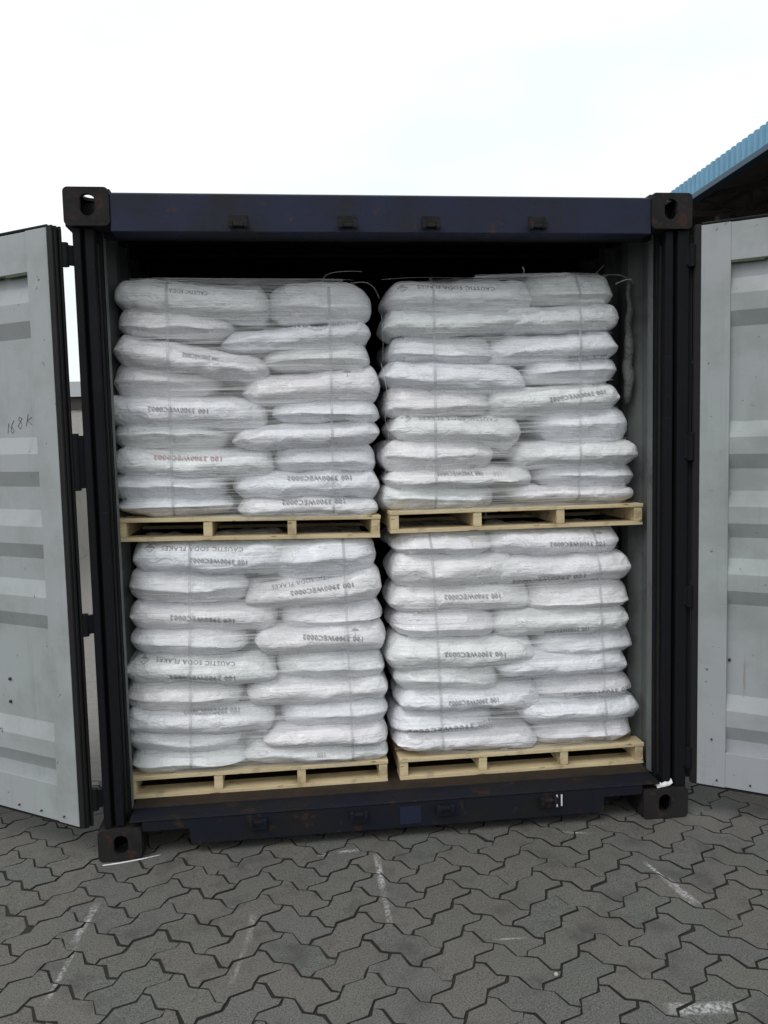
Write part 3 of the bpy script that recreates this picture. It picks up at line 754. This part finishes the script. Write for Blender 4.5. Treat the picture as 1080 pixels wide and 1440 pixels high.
def umbrella():
    m = MB(); n = 10; vs = [(0, 0, 0)]
    top = [(math.cos(math.pi*k/n)*.016, math.sin(math.pi*k/n)*.011, 0) for k in range(n+1)]
    m.add([(0, 0, 0)]+top, [(0, k+1, k+2) for k in range(n)])
    m.box(-.0015, .0015, -.016, 0, 0, .0001); m.box(-.006, .0015, -.018, -.0155, 0, .0001)
    return m.v, [f for f in m.f]
def diamond():
    m = MB()
    for a, b in (((-.020, 0), (0, .015)), ((0, .015), (.020, 0)), ((.020, 0), (0, -.015)), ((0, -.015), (-.020, 0))):
        m.beam((a[0], a[1], 0), (b[0], b[1], 0), .0030, .0001)
    m.add([(-.017, .001, 0), (.017, .001, 0), (0, .013, 0)], [(0, 1, 2)])
    m.box(-.010, .010, -.005, -.003, 0, .0001)
    return m.v, m.f
def project(vs, fs, cx, cz, ang, bvh, org, name, mat, parent, jitter=0):
    """lay a flat mark on the sack cloth: cast along +y from in front of the sack"""
    ca, sa = math.cos(ang), math.sin(ang); pv = []
    ok = []
    for (x, y, _) in vs:
        wx, wz = cx + x*ca - y*sa, cz + x*sa + y*ca
        h = bvh.ray_cast(Vector((wx-org[0], -1.0-org[1], wz-org[2])), Vector((0, 1, 0)))
        if h[0] is None: pv.append((0, 0, 0)); ok.append(False)
        else:
            q = h[0]+h[1]*.0012 if h[1].y < 0 else h[0]-h[1]*.0012
            pv.append(tuple(q)); ok.append(True)
    ff = [f for f in fs if all(ok[i] for i in f) and (max(pv[i][1] for i in f)-min(pv[i][1] for i in f)) < .03]
    if not ff: return
    used = sorted({i for f in ff for i in f}); mp_ = {i: k for k, i in enumerate(used)}
    me = bpy.data.meshes.new(name); me.from_pydata([pv[i] for i in used], [], [tuple(mp_[i] for i in f) for f in ff]); me.materials.append(mat)
    o = bpy.data.objects.new(name, me); COL.objects.link(o); o.parent = parent

def build_load(where, D, seed0):
    nL = 9
    allV = []; allF = []; off = 0
    objs = []
    prints = {}
    for p in D['prints']: prints.setdefault(p[0], []).append(p)
    for i, (kind, x0, x1, a, b, c, d) in enumerate(D['sacks']):
        col = 'left' if i < 9 else 'right'; k = i % 9
        rg = random.Random(seed0*100+i)
        x0 -= .012; x1 += .010
        yf = .186 + rg.uniform(-.010, .014) + (.004 if kind == 'S' else -.004)
        V, F, org = sack_mesh(kind, x0, x1, a, b, c, d, yf, seed0*1000+i)
        me = mesh_from('sack', V, F, M['sack'])
        kinds = [p[1] for p in prints.get(i, [])]
        look = 'long side out' if kind == 'L' else 'sewn end out'
        extra = ''
        if 'N' in kinds: extra = ' printed with its product name'
        elif 'R' in kinds and where == 'upper left': extra = ' with a red code'
        elif 'C' in kinds: extra = ' with a dark code'
        pos = {0: 'topmost', 8: 'lowest'}.get(k, ORD[k] + ' from top')
        lab = f"white sack{extra}, {look}, {pos}, {col} column, {where} pallet"
        if len(lab.split()) > 16: lab = f"white sack{extra}, {pos}, {col} column, {where} pallet"
        o = bpy.data.objects.new('sack', me); COL.objects.link(o); o.location = org
        tag(o, lab, 'sack', 'white sacks stacked on the pallets')
        objs.append(o)
        allV.append(V+org); allF.append(F+off); off += len(V)
        if i in prints:
            bvh = BVHTree.FromPolygons([tuple(q) for q in V], [tuple(int(s) for s in f) for f in F])
            for (_, kd, px0, pz0, px1, pz1) in prints[i]:
                if kd in 'NCR':
                    L = math.hypot(px1-px0, pz1-pz0); ang = math.atan2(pz1-pz0, px1-px0)+math.pi
                    txt = 'CAUSTIC SODA FLAKES' if kd == 'N' else ('100 3900WEC0002' if L > .12 else '100')
                    if kd == 'N' and L < .26: txt = 'CAUSTIC SODA'
                    vs, fs = text_mesh(txt, .03, .0006 if kd == 'N' else .0009)
                    w_ = max(v[0] for v in vs)-min(v[0] for v in vs); sc = L/w_
                    hs = .74 if kd == 'N' else .86
                    if kd != 'N' and L < .12: sc = min(sc, .8); hs = .9
                    vv = [(v[0]*sc, v[1]*hs, 0) for v in vs]
                    if kd != 'N' and L > .12:      # the printer struck twice, slightly apart
                        nv_ = len(vv); vv = vv+[(x+.0035, y-.0035, 0) for x, y, _ in vv]; fs = list(fs)+[tuple(q+nv_ for q in f) for f in fs]
                    project(vv, fs, (px0+px1)/2, (pz0+pz1)/2, ang, bvh, org, 'printed_text' if kd == 'N' else 'printed_code',
                            M['ink'] if kd == 'N' else (M['red'] if kd == 'R' else M['code']), o)
                else:
                    vs, fs = umbrella() if kd == 'U' else diamond()
                    project(vs, fs, px0, pz0, 0, bvh, org, 'printed_symbol', M['code'], o)
    V = np.concatenate(allV); F = np.concatenate(allF)
    bvh = BVHTree.FromPolygons([tuple(q) for q in V.tolist()], [tuple(f) for f in F.tolist()])
    X0, X1 = V[:, 0].min()+.006, V[:, 0].max()-.006; Z0, Z1 = V[:, 2].min()+.012, V[:, 2].max()-.012
    # ---- taut stretch film: depth map of the front, hull along x
    nx = 110; nz = 190
    xs = np.linspace(X0, X1, nx); zs = np.linspace(Z0, Z1, nz)
    dm = np.full((nz, nx), np.nan)
    for r, z in enumerate(zs):
        for c_, x in enumerate(xs):
            h = bvh.ray_cast(Vector((x, -1, z)), Vector((0, 1, 0)))
            if h[0] is not None: dm[r, c_] = h[0].y
    raw = np.where(np.isnan(dm) | (dm > .36), .36, dm)
    sm = raw.copy()
    for s_ in range(-3, 4): sm = np.minimum(sm, np.roll(raw, s_, 0)) if False else sm
    k_ = 4; pad = np.pad(raw, ((k_, k_), (0, 0)), 'edge')
    er = np.min([pad[i:i+nz] for i in range(2*k_+1)], 0)          # spread of the foremost surface
    pad = np.pad(er, ((k_, k_), (0, 0)), 'edge'); cl = np.max([pad[i:i+nz] for i in range(2*k_+1)], 0)
    cl = np.minimum(cl, raw)
    hull = np.empty_like(cl)
    edge = [None]*nz
    for r in range(nz):
        ok = np.where(cl[r] < .30)[0]
        if len(ok) < 4: hull[r] = .36; continue
        pts = [(xs[i], cl[r, i]) for i in range(ok[0], ok[-1]+1)]
        st = []
        for q in pts:                                              # lower hull: nearest to the viewer
            while len(st) > 1 and (st[-1][0]-st[-2][0])*(q[1]-st[-2][1])-(st[-1][1]-st[-2][1])*(q[0]-st[-2][0]) <= 0: st.pop()
            st.append(q)
        hull[r] = np.interp(xs, [q[0] for q in st], [q[1] for q in st])
        edge[r] = (xs[ok[0]], xs[ok[-1]])
    # web: film seen where it spans hollows in the middle of the load
    m = MB()
    rg = random.Random(seed0)
    vid = {}
    vs = []; fs = []
    
    for r in range(nz-1):
        for c_ in range(nx-1):
            if edge[r] is None or edge[r+1] is None or not (max(edge[r][0], edge[r+1][0])+.05 < xs[c_] < min(edge[r][1], edge[r+1][1])-.06): continue
            gap = raw[r:r+2, c_:c_+2]-hull[r:r+2, c_:c_+2]
            if gap.max() < .017 or hull[r:r+2, c_:c_+2].max() > .30: continue
            q = []
            for (i, j) in ((r, c_), (r, c_+1), (r+1, c_+1), (r+1, c_)):
                if (i, j) not in vid: vid[(i, j)] = len(vs); vs.append((xs[j], hull[i, j]-.002, zs[i]))
                q.append(vid[(i, j)])
            fs.append(tuple(q))
    m.add(vs, fs, 0)
    # strands: creases of the wound film, thin ribbons round the front and the two corners
    nst = 84
    for s_ in range(nst):
        zc = Z0+(Z1-Z0)*(s_+rg.random())/nst; slope = rg.gauss(0, .012)
        wd = rg.choice((.0012, .0016, .0022, .003)); xa = X0+rg.random()*.25*(X1-X0) if rg.random() < .55 else X0
        xb = X1-rg.random()*.25*(X1-X0) if rg.random() < .55 else X1
        P_ = []
        for c_ in range(0, nx, 2):
            x = xs[c_]
            if not (xa <= x <= xb): continue
            z = zc+slope*(x-(X0+X1)/2)
            r = int(round((z-Z0)/(Z1-Z0)*(nz-1)))
            if r < 0 or r >= nz or hull[r, c_] > .29 or edge[r] is None or not (edge[r][0]-.002 <= x <= edge[r][1]+.002) or (cl[r, c_] > .28 and (x-edge[r][0] < .05 or edge[r][1]-x < .05)): continue
            P_.append((x, hull[r, c_]-.0025, z))
        if len(P_) < 6: continue
        vs = []; fs = []
        for i, (x, y, z) in enumerate(P_):
            ww = wd*(.5+.5*math.sin(i*.21+s_))+.0005
            vs += [(x, y, z-ww/2), (x, y, z+ww/2)]
        for i in range(len(P_)-1):
            if P_[i+1][0]-P_[i][0] > .06: continue
            fs.append((2*i, 2*i+2, 2*i+3, 2*i+1))
        m.add(vs, fs, 1)
    wrap = m.build('stretch_wrap', [M['film'], M['strand']], None, 0, True)
    tag(wrap, f'clear stretch film wound round the sacks on the {where} pallet', 'stretch film', 'stretch film round the four stacks')
    # ---- straps: follow the hull along z, over the top and under the deck
    for si, (sx0, sz0, sx1, sz1) in enumerate(D['straps']):
        pts = []
        for t in np.linspace(0, 1, 70):
            x = sx0+(sx1-sx0)*t; z = (sz0-.012)+(sz1-.004-sz0+.012)*t
            ds = [bvh.ray_cast(Vector((x+dx, -1, z)), Vector((0, 1, 0))) for dx in (-.006, 0, .006)]
            ys = [h[0].y for h in ds if h[0] is not None]
            pts.append((z, min(ys) if ys else .26, x))
        pts.sort()
        st = []
        for q in pts:
            while len(st) > 1 and (st[-1][0]-st[-2][0])*(q[1]-st[-2][1])-(st[-1][1]-st[-2][1])*(q[0]-st[-2][0]) <= 0: st.pop()
            st.append(q)
        zz = [p[0] for p in pts]; hy = np.interp(zz, [q[0] for q in st], [q[1] for q in st])
        line = [(p[2], hy[i]*.55+p[1]*.45-.0035 if p[1]-hy[i] < .03 else hy[i]+.010, p[0]) for i, p in enumerate(pts)]
        wd = .0058
        vs = []; fs = []
        top = line[-1]; bot = line[0]
        h = bvh.ray_cast(Vector((top[0], .30, top[2]+.3)), Vector((0, 0, -1)))
        zt_ = h[0].z+.003 if h[0] is not None else top[2]
        line = [(bot[0], bot[1]+.03, bot[2]-.008)]+line+[(top[0], top[1]+.03, zt_), (top[0], .40, zt_+.002), (top[0], .80, zt_-.01)]
        for (x, y, z) in line: vs += [(x-wd, y, z), (x+wd, y, z)]
        for i in range(len(line)-1): fs.append((2*i, 2*i+1, 2*i+3, 2*i+2))
        m = MB(); m.add(vs, fs); s_o = m.build('strap', [M['strap']], None, 0, True)
        tag(s_o, f"clear plastic strap round the {where} stack, the {'left' if si == 0 else 'right'} of its two", 'strap', 'plastic straps round the stacks')
    return wrap
WR = {}
for q, (where, D) in enumerate(LOADS.items()):
    WR[where] = build_load(where, D, q+1)

# loose ends of film on top of the stacks, parts of their wraps
def tail(parent, pts, r, name='film_tail', flat=False):
    m = MB(); P_ = []
    for i in range(len(pts)-1):
        p0, p1 = Vector(pts[max(i-1, 0)]), Vector(pts[i]); p2, p3 = Vector(pts[i+1]), Vector(pts[min(i+2, len(pts)-1)])
        for k in range(6):
            t = k/6; P_.append(.5*((2*p1)+(p2-p0)*t+(2*p0-5*p1+4*p2-p3)*t*t+(3*p1-p0-3*p2+p3)*t**3))
    P_.append(Vector(pts[-1]))
    m.tube(P_, [r*.75*(1-.6*i/len(P_)) for i in range(len(P_))], 5); m.build(name, [M['tail']], parent, 0, True)
tail(WR['upper left'], [(.955, .20, 2.270), (.965, .19, 2.300), (1.00, .17, 2.312), (1.06, .16, 2.316), (1.115, .15, 2.312)], .0022)
tail(WR['upper left'], [(1.07, .20, 2.275), (1.13, .18, 2.275), (1.165, .17, 2.25), (1.185, .17, 2.21)], .002)
tail(WR['upper left'], [(1.19, .20, 1.95), (1.205, .18, 1.86), (1.212, .18, 1.78), (1.20, .19, 1.72), (1.213, .19, 1.66), (1.20, .2, 1.55), (1.195, .2, 1.42)], .0018)
tail(WR['upper left'], [(1.195, .20, 2.15), (1.200, .20, 2.05), (1.196, .20, 1.95)], .0012)
tail(WR['upper right'], [(1.80, .21, 2.300), (1.795, .18, 2.325), (1.785, .17, 2.335), (1.79, .17, 2.318)], .003)
tail(WR['upper right'], [(2.09, .22, 2.30), (2.12, .19, 2.322), (2.14, .18, 2.345)], .0012)
tail(WR['upper right'], [(2.15, .22, 2.31), (2.21, .17, 2.300), (2.265, .16, 2.265)], .0012)
tail(WR['upper right'], [(2.20, .20, 2.27), (2.225, .17, 2.280), (2.255, .16, 2.283)], .0038)
tail(WR['upper left'], [(.20, .22, 2.285), (.45, .22, 2.292), (.60, .23, 2.286), (.78, .2, 2.28), (.95, .2, 2.275)], .0009)
tail(WR['upper left'], [(.45, .23, 2.290), (.62, .19, 2.276), (.70, .20, 2.286), (.80, .22, 2.275)], .0008)
tail(WR['upper right'], [(1.20, .20, 2.290), (1.35, .21, 2.300), (1.60, .22, 2.300), (1.82, .2, 2.306)], .0010)
tail(WR['upper right'], [(1.50, .22, 2.296), (1.66, .18, 2.286), (1.78, .2, 2.299)], .0009)
tail(WR['lower right'], [(1.52, .188, .262), (1.56, .187, .230), (1.545, .190, .195)], .0012)
tail(WR['upper right'], [(1.615, .188, 1.345), (1.62, .186, 1.31), (1.628, .190, 1.285)], .0012)

m = MB(); pp = [(2.300, .30+.01*math.sin(k*1.3), 2.30-.53*k/16) for k in range(17)]
m.tube([(x-.004*k/16+.002*math.sin(k*2.1), y, z) for k, (x, y, z) in enumerate(pp)], [.008+.017*(k/12 if k < 12 else max(.0, 1-(k-12)/4.2)**.5)+.002*math.sin(k*1.7) for k in range(17)], 10)
tag(m.build('loose_film', [M['loose']], WR['upper right'], 0, True), 'gathered grey film hanging down beside the stack')
# ------------------------------------------------------------------ small things
def rag():
    m = MB(); n = 16; vs = []
    for i in range(n+1):
        for j in range(7):
            x = i/n; y = j/6-.5
            wv = (.010+.010*abs(math.sin(x*7.3)))*(1-.5*abs(x-.4))
            vs.append((x*.072, y*.030, .002+wv*(1-4*y*y)*.9+.012*max(0, x-.75)/.25*(1-y*y)))
    fs = [(i*7+j, (i+1)*7+j, (i+1)*7+j+1, i*7+j+1) for i in range(n) for j in range(6)]
    m.add(vs, fs); o = m.build('rag', [M['white']], None, 0, True)
    sol = o.modifiers.new('thick', 'SOLIDIFY'); sol.thickness = .003; sol.offset = 1
    o.location = (2.305, .020, .131); o.rotation_euler = (0, rad(-6), rad(4))
    tag(o, 'crumpled white rag lying on the bottom right corner of the container', 'rag')
rag()
m = MB(); m.tube([(.02, -.030, .004), (.08, -.022, .004), (.16, -.004, .0045), (.235, .022, .004)], [.0022, .003, .0026, .0015], 6)
tag(m.build('cord', [M['white']], None, 0, True), 'thin white cord lying on the paving by the bottom left corner', 'cord')
m = MB(); m.tube([(0, 0, .001), (0, 0, .006), (0, 0, .010)], [.006, .007, .003], 8)
o = m.build('pebble', [M['wallpale']], None, 0, True); o.location = (1.545, -.955, .0); tag(o, 'small pale pebble lying on the grey paving', 'pebble')

# ------------------------------------------------------------------ open-sided warehouse on the right
WH = thing('warehouse', 'open-sided warehouse with a blue sheet roof edge and dark trusses', 'warehouse', (9.4, 11.1, 0))
WH.rotation_euler = (0, 0, -math.atan(.056))
YA, YB, XW = -16.0, 55.0, 24.0
m = MB(); y = YA                                          # corrugated fascia, local x towards the right
prof = []
while y < YB: prof += [(0, y), (0, y+.10), (.045, y+.13), (.045, y+.19)]; y += .22
n = len(prof)
vs = [(x, yy, z) for z in (6.62, 7.0) for x, yy in prof]
m.add(vs, [(k, k+1, n+k+1, n+k) for k in range(n-1)])
m.build('roof_edge', [M['blue']], WH)
m = MB(); m.box(-.02, .20, YA, YB, 6.50, 6.615); m.build('gutter', [M['bluedark']], WH, .01)
m = MB(); m.add([(.05, YA, 6.99), (.05, YB, 6.99), (XW/2, YB, 9.2), (XW/2, YA, 9.2), (XW, YB, 6.99), (XW, YA, 6.99)], [(0, 1, 2, 3), (3, 2, 4, 5)], 0)
m.build('roof', [M['under']], WH)
m = MB()
for k in range(9):
    x = .7+k*1.4; z = 6.90+(x/(XW/2))*2.2-.05; m.box(x-.04, x+.04, YA, YB, z-.11, z)
m.build('purlins', [M['dark']], WH)
for k in range(12):
    y = YA+2+k*6.0
    m = MB(); m.beam((.2, y, 6.42), (XW/2, y, 6.42), .10, .12); m.beam((.2, y, 6.72), (XW/2, y, 8.9), .10, .12)
    for q in range(8):
        xa = .2+q*1.475; zt = 6.72+(xa/(XW/2))*2.18
        m.beam((xa, y, zt), (xa+1.475, y, 6.45), .06, .06); m.beam((xa+1.475, y, 6.45), (xa+1.475, y, 6.72+((xa+1.475)/(XW/2))*2.18), .06, .06)
    m.build('truss', [M['dark']], WH)
    m = MB(); m.box(.9, 1.15, y-.12, y+.12, -.02, 6.4); m.build('column', [M['dark']], WH, .01)
m = MB(); m.add([(.1, YB-.3, 6.9), (XW/2, YB-.3, 9.15), (XW-.1, YB-.3, 6.9)], [(0, 1, 2)]); m.box(XW-.2, XW, YA, YB, -.02, 6.9); m.box(1.0, XW-.2, YB-.3, YB, -.02, 6.9); m.build('wall', [M['under']], WH)

# low boundary wall and a distant shed seen through the gap at the left hinge
m = MB(); m.box(-2.30, -2.15, 3.0, 26, .0012, 1.60); bw = m.build('boundary_wall', [M['wallpale']], None, .006); tag(bw, 'low pale rendered wall seen through the gap beside the left door', 'wall')
m = MB(); m.box(-2.32, -2.13, 2.98, 26.02, 1.602, 1.65); m.build('coping', [M['wallpale']], bw, .006)
SH = thing('shed', 'distant pale shed with a grey roof seen through the left gap', 'shed', (-9, 40, 0))
m = MB(); m.box(-9, 4, 0, 14, -.02, 3.35); m.build('wall', [M['wallpale']], SH)
m = MB(); m.box(-9.1, 4.1, -.1, 0, 3.35, 3.95); m.build('gutter', [M['dark']], SH, .01)
m = MB(); m.extrude([(-.3, 3.96), (14.3, 3.96), (7, 5.2)], 0, -9.3, 4.3); m.build('roof', [M['roofgrey']], SH)
